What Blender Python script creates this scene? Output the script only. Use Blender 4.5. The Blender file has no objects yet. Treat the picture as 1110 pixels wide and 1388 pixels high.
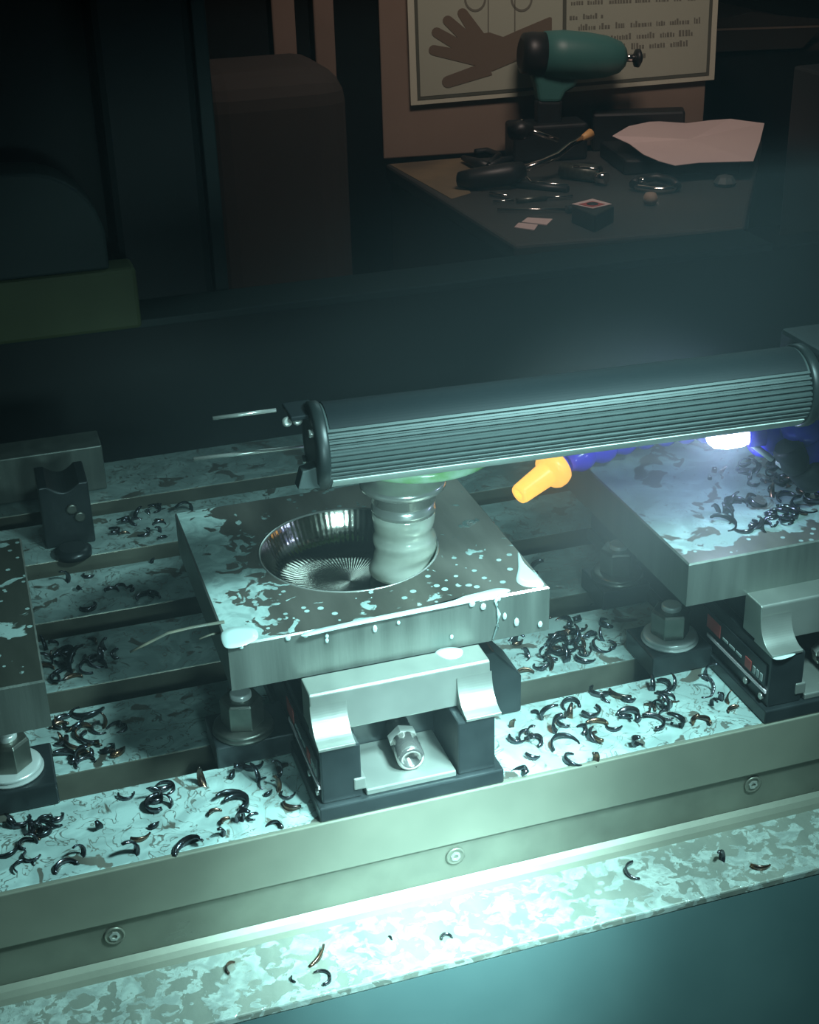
import bpy, bmesh, math, random
from mathutils import Vector, Matrix, Euler
PI = math.pi
S = bpy.context.scene
COL = S.collection
R = random.Random(7)

# ------------------------------------------------------------------ camera
CAMLOC = Vector((0, 0, .36))
CAMROT = Euler((math.radians(63.6955), math.radians(1.4579), math.radians(-17.8209)), 'XYZ')
FPX = 1928.2
cd = bpy.data.cameras.new('camera'); cam = bpy.data.objects.new('camera', cd); COL.objects.link(cam)
cam.location = CAMLOC; cam.rotation_euler = CAMROT
cd.sensor_fit = 'HORIZONTAL'; cd.sensor_width = 36; cd.lens = 36 * FPX / 1110
cd.clip_start = .01; cd.clip_end = 60
S.camera = cam
# ------------------------------------------------------------------ world, lamps, exposure
w = bpy.data.worlds.new('world'); S.world = w; w.use_nodes = True
w.node_tree.nodes['Background'].inputs[0].default_value = (.12, .21, .25, 1)
w.node_tree.nodes['Background'].inputs[1].default_value = .040
S.view_settings.view_transform = 'Standard'; S.view_settings.look = 'None'
S.view_settings.gamma = 1; S.view_settings.exposure = 0; S.view_settings.use_curve_mapping = False
S.cycles.max_bounces = 8; S.cycles.volume_bounces = 0
S.cycles.sample_clamp_indirect = 3.0
CYAN = (.55, .98, 1.0)
def area(name, loc, target, sx, sy, power, color=CYAN, spread=180):
    l = bpy.data.lights.new(name, 'AREA'); l.shape = 'RECTANGLE'; l.size = sx; l.size_y = sy
    l.energy = power; l.color = color; l.spread = math.radians(spread)
    o = bpy.data.objects.new(name, l); COL.objects.link(o); o.location = loc
    o.rotation_euler = (Vector(target) - Vector(loc)).to_track_quat('-Z', 'Y').to_euler()
    return o
area('machine_lamp_front', (.28, .27, .37), (.15, .44, 0), .09, .04, .86, CYAN, 66)
area('machine_lamp_spot', (.24, .10, .40), (.140, .428, -.04), .05, .03, .27, CYAN, 20)
area('added_low_fill', (.125, .130, .185), (.150, .51, .078), .12, .05, .075, CYAN, 36)  # unseen fill added to brighten the cutter, jaw and pocket wall
area('machine_lamp_rear', (.50, 1.10, .55), (.22, .45, 0), .34, .13, .16, CYAN, 100)
area('workshop_lamp', (1.0, 1.9, 1.3), (1.35, 2.9, -.2), .6, .3, 3.4, (1.0, .83, .73), 90)

# ------------------------------------------------------------------ pixel helpers (the photograph is 1110 x 1388)
MR = CAMROT.to_matrix()
def ray(x, y): return MR @ Vector(((x - 555) / FPX, -(y - 694) / FPX, -1))
def atz(x, y, z): d = ray(x, y); return CAMLOC + d * ((z - CAMLOC.z) / d.z)
def aty(x, y, Y): d = ray(x, y); return CAMLOC + d * ((Y - CAMLOC.y) / d.y)
def onpl(x, y, p, n): d = ray(x, y); return CAMLOC + d * ((Vector(p) - CAMLOC).dot(n) / d.dot(n))

# ------------------------------------------------------------------ materials
def mat(name, col, rough=.5, metal=0, col2=None, scale=60, bump=0, bscale=200, streak=None, spec=.5, trans=0, coat=0, rvar=0, emit=None, estr=0):
    m = bpy.data.materials.new(name); m.use_nodes = True; nt = m.node_tree; N = nt.nodes; L = nt.links
    b = N['Principled BSDF']
    b.inputs['Base Color'].default_value = (*col, 1); b.inputs['Roughness'].default_value = rough
    b.inputs['Metallic'].default_value = metal; b.inputs['Specular IOR Level'].default_value = spec
    b.inputs['Transmission Weight'].default_value = trans; b.inputs['Coat Weight'].default_value = coat
    if emit: b.inputs['Emission Color'].default_value = (*emit, 1); b.inputs['Emission Strength'].default_value = estr
    g = N.new('ShaderNodeNewGeometry')
    mp = N.new('ShaderNodeMapping'); L.new(g.outputs['Position'], mp.inputs[0])
    if streak: mp.inputs['Scale'].default_value = streak
    if col2:
        n = N.new('ShaderNodeTexNoise'); n.inputs['Scale'].default_value = scale; n.inputs['Detail'].default_value = 6
        L.new(mp.outputs[0], n.inputs['Vector'])
        r = N.new('ShaderNodeValToRGB'); r.color_ramp.elements[0].position = .35; r.color_ramp.elements[1].position = .68
        r.color_ramp.elements[0].color = (*col, 1); r.color_ramp.elements[1].color = (*col2, 1)
        L.new(n.outputs['Fac'], r.inputs[0]); L.new(r.outputs[0], b.inputs['Base Color'])
        if rvar:
            q = N.new('ShaderNodeMapRange'); q.inputs[1].default_value = .3; q.inputs[2].default_value = .7
            q.inputs[3].default_value = rough - rvar; q.inputs[4].default_value = rough + rvar
            L.new(n.outputs['Fac'], q.inputs[0]); L.new(q.outputs[0], b.inputs['Roughness'])
    if bump:
        n = N.new('ShaderNodeTexNoise'); n.inputs['Scale'].default_value = bscale; n.inputs['Detail'].default_value = 4
        L.new(mp.outputs[0], n.inputs['Vector'])
        bp = N.new('ShaderNodeBump'); bp.inputs['Strength'].default_value = bump; bp.inputs['Distance'].default_value = .001
        L.new(n.outputs['Fac'], bp.inputs['Height']); L.new(bp.outputs[0], b.inputs['Normal'])
    return m

def wetmat(name, dry, dry2, wet, cover, scale, dry_rough=.4, wet_rough=.1, metal=.5, grad=None, specks=0, bump=.15, ripple=90, wspec=.6, lines=0):
    """metal with milky coolant lying on it: a sharp-edged wet mask, droplets, dry machined steel between"""
    m = bpy.data.materials.new(name); m.use_nodes = True; nt = m.node_tree; N = nt.nodes; L = nt.links
    b = N['Principled BSDF']; g = N.new('ShaderNodeNewGeometry')
    def noise(sc, det=5, dist=0.0, sx=None):
        n = N.new('ShaderNodeTexNoise'); n.inputs['Scale'].default_value = sc; n.inputs['Detail'].default_value = det
        n.inputs['Distortion'].default_value = dist
        if sx:
            mp = N.new('ShaderNodeMapping'); mp.inputs['Scale'].default_value = sx; L.new(g.outputs['Position'], mp.inputs[0]); L.new(mp.outputs[0], n.inputs['Vector'])
        else: L.new(g.outputs['Position'], n.inputs['Vector'])
        return n.outputs['Fac']
    def math_(op, a, c, clamp=False):
        n = N.new('ShaderNodeMath'); n.operation = op; n.use_clamp = clamp
        for i, v in enumerate((a, c)):
            if isinstance(v, (int, float)): n.inputs[i].default_value = v
            else: L.new(v, n.inputs[i])
        return n.outputs[0]
    h = noise(scale, 4, .6)
    if grad:                                             # (axis, from, to): how the film thins out across the piece
        sp = N.new('ShaderNodeSeparateXYZ'); L.new(g.outputs['Position'], sp.inputs[0])
        for ax, a, c, amt in grad:
            q = N.new('ShaderNodeMapRange'); q.inputs[1].default_value = a; q.inputs[2].default_value = c
            q.inputs[3].default_value = amt; q.inputs[4].default_value = 0
            L.new(sp.outputs[ax], q.inputs[0]); h = math_('ADD', h, q.outputs[0])
    th = 1 - cover
    q = N.new('ShaderNodeMapRange'); q.inputs[1].default_value = th - .012; q.inputs[2].default_value = th + .012
    L.new(h, q.inputs[0]); mask = q.outputs[0]
    if specks:
        v = N.new('ShaderNodeTexVoronoi'); v.inputs['Scale'].default_value = specks; L.new(g.outputs['Position'], v.inputs['Vector'])
        k = math_('LESS_THAN', v.outputs['Distance'], math_('MULTIPLY', noise(specks * .12, 2), .42))
        k2 = math_('GREATER_THAN', noise(specks * .1 + 3, 2, 1.0), .47)
        mask = math_('MAXIMUM', mask, math_('MULTIPLY', k, k2))
    d = N.new('ShaderNodeValToRGB'); d.color_ramp.elements[0].position = .35; d.color_ramp.elements[1].position = .65
    d.color_ramp.elements[0].color = (*dry, 1); d.color_ramp.elements[1].color = (*dry2, 1)
    L.new(noise(70, 8, 0, (1, .18, 1)), d.inputs[0])
    if lines:
        bnd = math_('LESS_THAN', math_('ABSOLUTE', math_('SUBTRACT', noise(scale*1.6, 3, 1.2), .47), 0), lines)
        mask = math_('MULTIPLY', mask, math_('SUBTRACT', 1, math_('MULTIPLY', bnd, .75)))
    mx = N.new('ShaderNodeMix'); mx.data_type = 'RGBA'; L.new(mask, mx.inputs[0]); L.new(d.outputs[0], mx.inputs[6]); 
    wr = N.new('ShaderNodeValToRGB'); wr.color_ramp.elements[0].position = .42; wr.color_ramp.elements[1].position = .60
    wr.color_ramp.elements[0].color = (*[c*.80 for c in wet], 1); wr.color_ramp.elements[1].color = (*[c*1.15 for c in wet], 1)
    L.new(noise(scale*.7, 3, 1.5), wr.inputs[0]); L.new(wr.outputs[0], mx.inputs[7])
    L.new(mx.outputs[2], b.inputs['Base Color'])
    for sock, a, c in (('Roughness', dry_rough, wet_rough), ('Metallic', metal, 0)):
        q = N.new('ShaderNodeMapRange'); q.inputs[3].default_value = a; q.inputs[4].default_value = c
        L.new(mask, q.inputs[0]); L.new(q.outputs[0], b.inputs[sock])
    b.inputs['Specular IOR Level'].default_value = wspec
    bp = N.new('ShaderNodeBump'); bp.inputs['Strength'].default_value = bump; bp.inputs['Distance'].default_value = .002
    hh = math_('ADD', math_('MULTIPLY', mask, .4), math_('MULTIPLY', noise(ripple, 3), .6))
    L.new(hh, bp.inputs['Height']); L.new(bp.outputs[0], b.inputs['Normal'])
    return m

MILK = (.34, .46, .435)
M = {}
M['strip'] = wetmat('wet_table', (.10, .10, .08), (.20, .20, .165), MILK, .62, 60, .42, .10, .4, specks=170, lines=.013)
M['strip_dry'] = mat('table_face', (.19, .20, .155), .48, .3, (.235, .245, .19), 30, .05, 300)
M['rail'] = mat('lower_rail', (.16, .165, .13), .36, .5, (.22, .23, .18), 45, .06, 260, rvar=.1)
M['ledge'] = wetmat('wet_ledge', (.175, .20, .17), (.235, .26, .22), (.27, .325, .295), .50, 150, .33, .22, .3, specks=170, bump=.25, ripple=160, lines=.012)
M['apron'] = mat('apron_paint', (.045, .082, .082), .5, 0, (.054, .095, .094), 25)
M['plate'] = wetmat('machined_plate', (.17, .16, .135), (.26, .245, .21), MILK, .34, 120, .36, .10, .75,
                    grad=[(0, .069, .102, .36), (1, .466, .492, .10)], specks=170, bump=.05)
M['plate_side'] = mat('plate_side', (.14, .16, .142), .40, .5, (.20, .225, .20), 50, .08, 300, streak=(3, 3, .25), rvar=.08)
M['plate_wet'] = wetmat('flooded_plate', (.13, .12, .10), (.19, .18, .15), MILK, .58, 60, .4, .30, .4, lines=.004,
                        grad=[(1, .474, .488, -.25)], specks=170)
M['plate_speck'] = wetmat('speckled_plate', (.10, .11, .09), (.17, .18, .15), MILK, .36, 60, .36, .10, .7, specks=190)
M['pocket'] = mat('milled_pocket', (.40, .39, .34), .15, 1.0, (.52, .51, .45), 120, .08, 420)
M['steel'] = mat('bright_steel', (.55, .57, .53), .24, .65, (.44, .45, .41), 80, .03, 300)
M['jaw'] = mat('ground_jaw', (.30, .32, .29), .36, .6, (.36, .38, .345), 60, .04, 250, rvar=.05)
M['black'] = mat('black_oxide', (.018, .024, .026), .33, .3, (.03, .038, .04), 70, .05, 260)
M['blackm'] = mat('black_matt', (.012, .016, .018), .6)
M['nut'] = mat('dark_nut', (.15, .16, .14), .34, .85, (.22, .23, .20), 120, .04, 300)
M['chrome2'] = mat('polished_screw', (.62, .60, .57), .16, .9)
M['washer'] = mat('washer_steel', (.62, .67, .64), .28, .35)
M['chip_a'] = mat('chip_blue_steel', (.06, .07, .09), .22, .95, (.16, .15, .16), 300)
M['chip_b'] = mat('chip_copper', (.26, .14, .08), .25, .95, (.08, .07, .07), 260)
M['chip_c'] = mat('chip_dark', (.03, .035, .04), .25, .8)
M['milk'] = mat('milky_coolant', (.55, .70, .67), .08, 0, None, spec=.7)
M['sheath'] = mat('coolant_sheath', (.50, .53, .45), .12, .25, (.66, .70, .62), 70, .10, 120)
M['green'] = mat('green_nose', (.26, .50, .20), .2, 0, (.55, .75, .60), 90)
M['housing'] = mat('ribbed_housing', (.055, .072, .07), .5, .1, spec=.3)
M['band'] = mat('bounce_light_pale', (.48, .54, .50), .4, .2)  # paler tone that paints in light bounced up from the plate
M['cover'] = mat('dark_dull', (.008, .012, .014), .6, 0, spec=.2)
M['cap'] = mat('end_cap', (.014, .02, .02), .42, .1)
M['orange'] = mat('orange_plastic_glow', (.95, .47, .06), .35, 0, spec=.5, emit=(1.0, .50, .10), estr=1.5)  # emission added to the plastic in place of strong light falling on it
M['orange'].node_tree.nodes['Principled BSDF'].inputs['Subsurface Weight'].default_value = .6
M['orange'].node_tree.nodes['Principled BSDF'].inputs['Subsurface Radius'].default_value = (.01, .006, .002)
M['blue'] = mat('blue_plastic', (.09, .06, .95), .22, 0, spec=.6)
M['led'] = mat('led_face', (1, 1, 1), .3, emit=(.50, .66, 1.0), estr=40)
M['red'] = mat('red_print', (.42, .07, .06), .5)
M['pink'] = mat('pale_strip', (.85, .74, .76), .3)
M['print'] = mat('pale_print', (.40, .45, .43), .5)
# workshop
M['floor'] = mat('workshop_floor', (.035, .045, .045), .7, 0, (.05, .06, .06), 4)
M['wall'] = mat('workshop_wall', (.022, .028, .030), .85, 0, (.03, .036, .038), 3)
M['panel'] = mat('enclosure_panel', (.016, .025, .025), .6, 0, (.02, .03, .03), 9)
M['panel2'] = mat('enclosure_cover', (.045, .072, .07), .6)
M['olive'] = mat('olive_cover', (.12, .15, .07), .6, 0, (.15, .19, .09), 20)
M['benchtop'] = mat('bench_top', (.045, .042, .036), .6, 0, (.028, .03, .03), 3.2, .05, 60)
M['tan2'] = mat('worn_tan', (.20, .15, .085), .65, 0, (.11, .085, .055), 9, .05, 60)
M['bench'] = mat('bench_paint', (.05, .065, .066), .5, 0, (.06, .075, .075), 6)
M['board'] = mat('brown_board', (.23, .165, .125), .8, 0, (.26, .19, .145), 5)
M['sign'] = mat('sign_face', (.40, .42, .33), .6)
M['signb'] = mat('sign_border', (.56, .56, .44), .6)
M['signl'] = mat('sign_line', (.10, .105, .08), .6)
M['ink'] = mat('sign_ink', (.17, .165, .13), .7)
M['hand'] = mat('sign_hand', (.16, .12, .085), .7)
M['paper'] = mat('pink_paper', (.64, .51, .49), .8, 0, (.68, .55, .52), 6)
M['teal'] = mat('drill_teal', (.05, .17, .155), .45)
M['chrome'] = mat('chrome', (.75, .72, .68), .15, 1)
M['toolblack'] = mat('tool_black', (.012, .014, .015), .45)
M['amber'] = mat('amber_tip', (.75, .42, .16), .5)
M['tan'] = mat('tan_wood', (.30, .22, .16), .7)
M['reflection_brown'] = mat('reflection_bar', (.17, .12, .09), .8, 0, (.20, .14, .11), 6)
M['dim_brown'] = mat('dim_brown_matt', (.036, .029, .024), .85, 0, (.044, .035, .029), 5)

# ------------------------------------------------------------------ mesh builder
class MB:
    def __init__(s): s.v = []; s.f = []; s.sm = []
    def add(s, vs, fs, smooth=False):
        n = len(s.v); s.v += [Vector(a) for a in vs]; s.f += [[i + n for i in f] for f in fs]; s.sm += [smooth] * len(fs); return s
    def box(s, x0, x1, y0, y1, z0, z1):
        return s.add([(x0,y0,z0),(x1,y0,z0),(x1,y1,z0),(x0,y1,z0),(x0,y0,z1),(x1,y0,z1),(x1,y1,z1),(x0,y1,z1)],
                     [(3,2,1,0),(4,5,6,7),(0,1,5,4),(1,2,6,5),(2,3,7,6),(3,0,4,7)])
    def prism(s, poly, d):                               # polygon swept along d
        n = len(poly); d = Vector(d)
        return s.add(list(map(Vector, poly)) + [Vector(p) + d for p in poly],
                     [tuple(range(n))[::-1], tuple(range(n, 2*n))] + [(i, (i+1) % n, n+(i+1) % n, n+i) for i in range(n)])
    def lathe(s, prof, c=(0,0,0), ax=(0,0,1), seg=40, smooth=True, rf=None, caps=True):
        ax = Vector(ax).normalized(); u = ax.orthogonal().normalized(); v = ax.cross(u); c = Vector(c); vs = []; fs = []
        for r, h in prof:
            for i in range(seg):
                a = 2*PI*i/seg; rr = max(r, 1e-5) * (rf(a, h) if rf else 1)
                vs.append(c + ax*h + (u*math.cos(a) + v*math.sin(a)) * rr)
        for k in range(len(prof)-1):
            for i in range(seg):
                j = (i+1) % seg; fs.append((k*seg+i, k*seg+j, (k+1)*seg+j, (k+1)*seg+i))
        s.add(vs, fs, smooth)
        if not caps: return s
        n = len(s.v) - len(vs)
        s.f += [[n+i for i in range(seg)][::-1], [n+(len(prof)-1)*seg+i for i in range(seg)]]; s.sm += [False, False]
        return s
    def tube(s, pts, rad, seg=10, sq=1.0):
        pts = [Vector(p) for p in pts]
        if not hasattr(rad, '__len__'): rad = [rad]*len(pts)
        vs = []; fs = []; up = Vector((0,0,1))
        for i, p in enumerate(pts):
            t = (pts[min(i+1, len(pts)-1)] - pts[max(i-1, 0)]).normalized()
            a = t.cross(up); a = a.normalized() if a.length > 1e-3 else Vector((1,0,0)); b = a.cross(t)
            for k in range(seg):
                q = 2*PI*k/seg; vs.append(p + a*math.cos(q)*rad[i] + b*math.sin(q)*rad[i]*sq)
        for i in range(len(pts)-1):
            for k in range(seg):
                j = (k+1) % seg; fs.append((i*seg+k, i*seg+j, (i+1)*seg+j, (i+1)*seg+k))
        s.add(vs, fs, True); n = len(s.v) - len(vs)
        s.f += [[n+k for k in range(seg)][::-1], [n+(len(pts)-1)*seg+k for k in range(seg)]]; s.sm += [False, False]
        return s
    def build(s, name, m, parent=None, bev=0, loc=None, segs=2):
        o0 = parent['_o'] if parent is not None and '_o' in parent else (Vector(loc) if loc is not None else Vector((0,0,0)))
        o0 = Vector(o0)
        me = bpy.data.meshes.new(name); me.from_pydata([v - o0 for v in s.v], [], s.f); me.validate()
        for p, q in zip(me.polygons, s.sm): p.use_smooth = q
        bm = bmesh.new(); bm.from_mesh(me); bmesh.ops.recalc_face_normals(bm, faces=bm.faces); bm.to_mesh(me); bm.free()
        me.materials.append(m)
        o = bpy.data.objects.new(name, me); COL.objects.link(o)
        if parent is not None: o.parent = parent; o['_o'] = tuple(o0)
        elif loc is not None: o.location = loc
        if parent is None: o['_o'] = tuple(o0)
        if bev:
            b = o.modifiers.new('bevel', 'BEVEL'); b.width = bev; b.segments = segs; b.limit_method = 'ANGLE'; b.angle_limit = math.radians(40)
        return o
def tag(o, label, cat, group=None):
    o['label'] = label; o['category'] = cat
    if group: o['group'] = group
    return o
def thing(name, label, cat, loc, group=None):
    o = bpy.data.objects.new(name, None); COL.objects.link(o); o.location = loc; o['_o'] = tuple(loc); o.empty_display_size = .02
    return tag(o, label, cat, group)
def struct(o): o['kind'] = 'structure'; return o
def kids(o): return [c for c in bpy.data.objects if c.parent == o]
def copy_tree(o, parent=None):
    c = o.copy(); COL.objects.link(c)
    if parent: c.parent = parent
    for k in kids(o): copy_tree(k, c)
    return c

# ------------------------------------------------------------------ room and machine shell
FZ = -1.2
struct(MB().box(-2.5, 4.2, -1.0, 5.0, FZ-.05, FZ).build('floor', M['floor']))
struct(MB().box(-2.5, 4.2, 5.0, 5.1, FZ, 2.2).build('wall_back', M['wall']))
struct(MB().box(-2.6, -2.5, -1.0, 5.1, FZ, 2.2).build('wall_left', M['wall']))
struct(MB().box(4.2, 4.3, -1.0, 5.1, FZ, 2.2).build('wall_right', M['wall']))

enc = thing('machine_enclosure', 'dark sheet-metal enclosure standing behind the machine table', 'enclosure', (.1, 1.0, FZ))
MB().box(-.6, 1.3, 1.0, 1.03, FZ, .030).build('rear_panel', M['panel'], enc, .002)
MB().box(-.6, .62, .99, 1.04, .030, .036).build('rear_sill', M['panel2'], enc, .001)
a, b = aty(140, 200, 1.05), aty(252, 200, 1.05)
MB().box(a.x, b.x+.01, 1.04, 1.10, FZ, .62).build('corner_post', M['panel'], enc, .006)
MB().box(b.x+.012, b.x+.022, 1.045, 1.09, FZ, .62).build('post_flange', M['panel2'], enc, .001)
MB().box(-.6, a.x, 1.09, 1.10, .0, .62).build('side_panel', M['panel'], enc)
# rounded cover on the left
cov = thing('column_cover', 'dim green rounded sheet cover at the upper left', 'cover', (-.02, .98, .036))
x1 = aty(140, 300, .98).x; zt = aty(0, 236, .98).z; zm = aty(60, 372, .98).z
poly = [(-.25, .975, zm), (x1, .975, zm), (x1, .975, zt-.045)] + [(x1-.05+.05*math.cos(t), .975, zt-.05+.05*math.sin(t)) for t in [PI/2*i/8 for i in range(1, 9)]] + [(-.25, .975, zt+.012)]
MB().prism(poly, (0, .04, 0)).build('upper_shell', M['panel2'], cov, .002)
x2 = aty(190, 430, .98).x
MB().box(-.25, x2, .972, 1.0, .0361, zm).build('lower_shell', M['olive'], cov, .003)

ped = thing('machine_pedestal', 'dark machine pedestal carrying the slotted table', 'pedestal', (.2, .62, FZ))
MB().box(-.45, .95, .46, .82, FZ, -.05).build('pedestal', M['blackm'], ped)

# ------------------------------------------------------------------ slotted table
X0, X1 = -.45, .95
tab = thing('machine_table', 'long slotted steel machine table flooded with milky coolant and chips', 'machine table', (.2, .62, -.05))
MB().box(X0, X1, .4445, .83, -.05, -.020).build('slot_bed', M['blackm'], tab)
YS = [(.4423, .4936), (.511, .5592), (.5766, .6248), (.6422, .6904), (.7077, .7559), (.7733, .83)]
for i, (a, b) in enumerate(YS):
    if i == 0: continue
    o = MB().box(X0, X1, a, b, -.020, 0).build('table_strip', M['strip'], tab, .0006)
    o.data.materials.append(M['rail'])
    for p in o.data.polygons: p.material_index = 0 if p.normal.z > .5 else 1
o = MB().box(X0, X1, .4448, .4936, -.020, 0).build('table_strip', M['strip'], tab, .0006)
o.data.materials.append(M['rail'])
for p in o.data.polygons: p.material_index = 0 if p.normal.z > .5 else 1
o = MB().box(X0, X1, .4423, .4448, -.0249, .0002).build('front_rail', M['strip_dry'], tab, .0005); o['label'] = 'pale olive front face of the table'
lr = MB().box(X0, X1, .4440, .4500, -.05, -.0249).build('lower_rail', M['rail'], tab)
for q in ((155, 1268), (617, 1160), (1020, 1063)):
    p = aty(*q, .4438)
    k = MB().lathe([(.0042, 0), (.0042, .0005), (.0034, .0008), (.0032, .0003)], p, (0, -1, 0), 28).build('screw_recess', M['rail'], lr)
    MB().lathe([(.0022, 0), (.0022, .0008), (.0012, .0009), (.0011, .0002)], p, (0, -1, 0), 6, False).build('socket_screw', M['steel'], lr)

led = thing('splash_ledge', 'wet steel ledge with dark apron along the front under the table', 'ledge', (.2, .42, -.054))
MB().box(X0, X1, .4042, .4438, -.054, -.050).build('ledge_plate', M['ledge'], led, .0008)
MB().prism([(X0, .4438, -.0500), (X0, .4438, -.0440), (X0, .4418, -.0458), (X0, .4402, -.0478), (X0, .4390, -.0500)], (X1-X0, 0, 0)).build('back_bead', M['strip_dry'], led)
MB().prism([(X0, .4044, -.0541), (X0, .4090, -.0541), (X0, .3450, -.30), (X0, .3404, -.30)], (X1-X0, 0, 0)).build('apron', M['apron'], led)

# ------------------------------------------------------------------ workpieces
PX0, PX1, PY0, PY1, PZ0, PZ1 = .0700, .2047, .4719, .5962, .0506, .0712
HC = Vector((.1362, .5345, PZ1)); HR = .0390
def plate_mesh(x0, x1, y0, y1, z0, z1, hole=None, c=.0007):
    m = MB(); lo = [(x0,y0,z0),(x1,y0,z0),(x1,y1,z0),(x0,y1,z0)]; hi = [(x0,y0,z1-c),(x1,y0,z1-c),(x1,y1,z1-c),(x0,y1,z1-c)]
    m.add(lo+hi, [(3,2,1,0)] + [(i,(i+1)%4,4+(i+1)%4,4+i) for i in range(4)])
    t = MB(); a0, a1, b0, b1 = x0+c, x1-c, y0+c, y1-c
    ch = MB().add(hi + [(a0,b0,z1),(a1,b0,z1),(a1,b1,z1),(a0,b1,z1)], [(i,(i+1)%4,4+(i+1)%4,4+i) for i in range(4)])
    if not hole: t.add([(a0,b0,z1),(a1,b0,z1),(a1,b1,z1),(a0,b1,z1)], [(0,1,2,3)]); return m, t, ch
    hc, hr = hole; ang = sorted([2*PI*i/96 for i in range(96)] + [math.atan2(y-hc.y, x-hc.x) % (2*PI) for x in (a0,a1) for y in (b0,b1)])
    vs = []
    for q in ang:
        dx, dy = math.cos(q), math.sin(q); tt = []
        if abs(dx) > 1e-9: tt.append(((a1 if dx > 0 else a0)-hc.x)/dx)
        if abs(dy) > 1e-9: tt.append(((b1 if dy > 0 else b0)-hc.y)/dy)
        k = min(tt); vs += [(hc.x+dx*hr, hc.y+dy*hr, z1), (hc.x+dx*k, hc.y+dy*k, z1)]
    n = len(ang); t.add(vs, [(2*i, 2*i+1, 2*((i+1) % n)+1, 2*((i+1) % n)) for i in range(n)])
    return m, t, ch
mp = thing('workpiece_plate', 'square steel plate with a round milled pocket, clamped in the middle vise', 'steel plate', (.137, .534, PZ0))
m, t, ch = plate_mesh(PX0, PX1, PY0, PY1, PZ0, PZ1, (HC, HR))
# body keeps an open top; the pocket closes it
m.build('plate_body', M['plate_side'], mp); t.build('plate_top', M['plate'], mp); ch.build('chamfer', M['steel'], mp)
prof = [(.0391, .0001), (.0388, -.0004), (.0376, -.0036), (.0362, -.0074), (.0344, -.0108), (.0312, -.0138), (.0250, -.0156), (.0150, -.0163), (.0060, -.0165), (.0005, -.0166)]
pk = MB(); seg = 96; vs = []; fs = []
for r, h in prof:
    for i in range(seg): vs.append(HC + Vector((r*math.cos(2*PI*i/seg), r*math.sin(2*PI*i/seg), h)))
for k in range(len(prof)-1):
    for i in range(seg): j = (i+1) % seg; fs.append((k*seg+i, k*seg+j, (k+1)*seg+j, (k+1)*seg+i))
pk.add(vs, fs, True)
pm = M['pocket']; nt = pm.node_tree; N = nt.nodes; L = nt.links                # radial cutter marks
bp = [n for n in N if n.type == 'BUMP'][0]; g = [n for n in N if n.type == 'NEW_GEOMETRY'][0]
mpn = N.new('ShaderNodeMapping'); mpn.inputs['Location'].default_value = (-HC.x, -HC.y, 0); L.new(g.outputs['Position'], mpn.inputs[0])
gr = N.new('ShaderNodeTexGradient'); gr.gradient_type = 'RADIAL'; L.new(mpn.outputs[0], gr.inputs[0])
mm = N.new('ShaderNodeMath'); mm.operation = 'MULTIPLY'; mm.inputs[1].default_value = 2*PI*90; L.new(gr.outputs['Fac'], mm.inputs[0])
sn = N.new('ShaderNodeMath'); sn.operation = 'SINE'; L.new(mm.outputs[0], sn.inputs[0])
ml = N.new('ShaderNodeMath'); ml.operation = 'MULTIPLY'; ml.inputs[1].default_value = .35; L.new(sn.outputs[0], ml.inputs[0])
ad = N.new('ShaderNodeMath'); ad.operation = 'ADD'; L.new(ml.outputs[0], ad.inputs[0]); L.new(bp.inputs['Height'].links[0].from_socket, ad.inputs[1]); L.new(ad.outputs[0], bp.inputs['Height'])
pk.build('milled_pocket', pm, mp)
MB().lathe([(HR-.0006, -.0003), (HR, .0003), (HR+.0006, .00015), (HR+.0006, -.0003)], HC, (0,0,1), 96, caps=False).build('pocket_rim', M['steel'], mp)

rp = thing('workpiece_plate', 'chip-covered steel plate flooded with coolant, beside the blue hose', 'steel plate', (.335, .532, .0506))
m, t, ch = plate_mesh(.2670, .4020, .4692, .5950, PZ0, PZ1)
m.build('plate_body', M['plate_side'], rp); t.build('plate_top', M['plate_wet'], rp); ch.build('chamfer', M['plate_side'], rp)
lp = thing('workpiece_plate', 'speckled steel plate cut off by the left edge of the photo', 'steel plate', (-.067, .532, .0506))
m, t, ch = plate_mesh(-.1340, .0005, .4717, .5962, PZ0, PZ1)
m.build('plate_body', M['plate_side'], lp); t.build('plate_top', M['plate_speck'], lp); ch.build('chamfer', M['plate_side'], lp)

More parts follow.
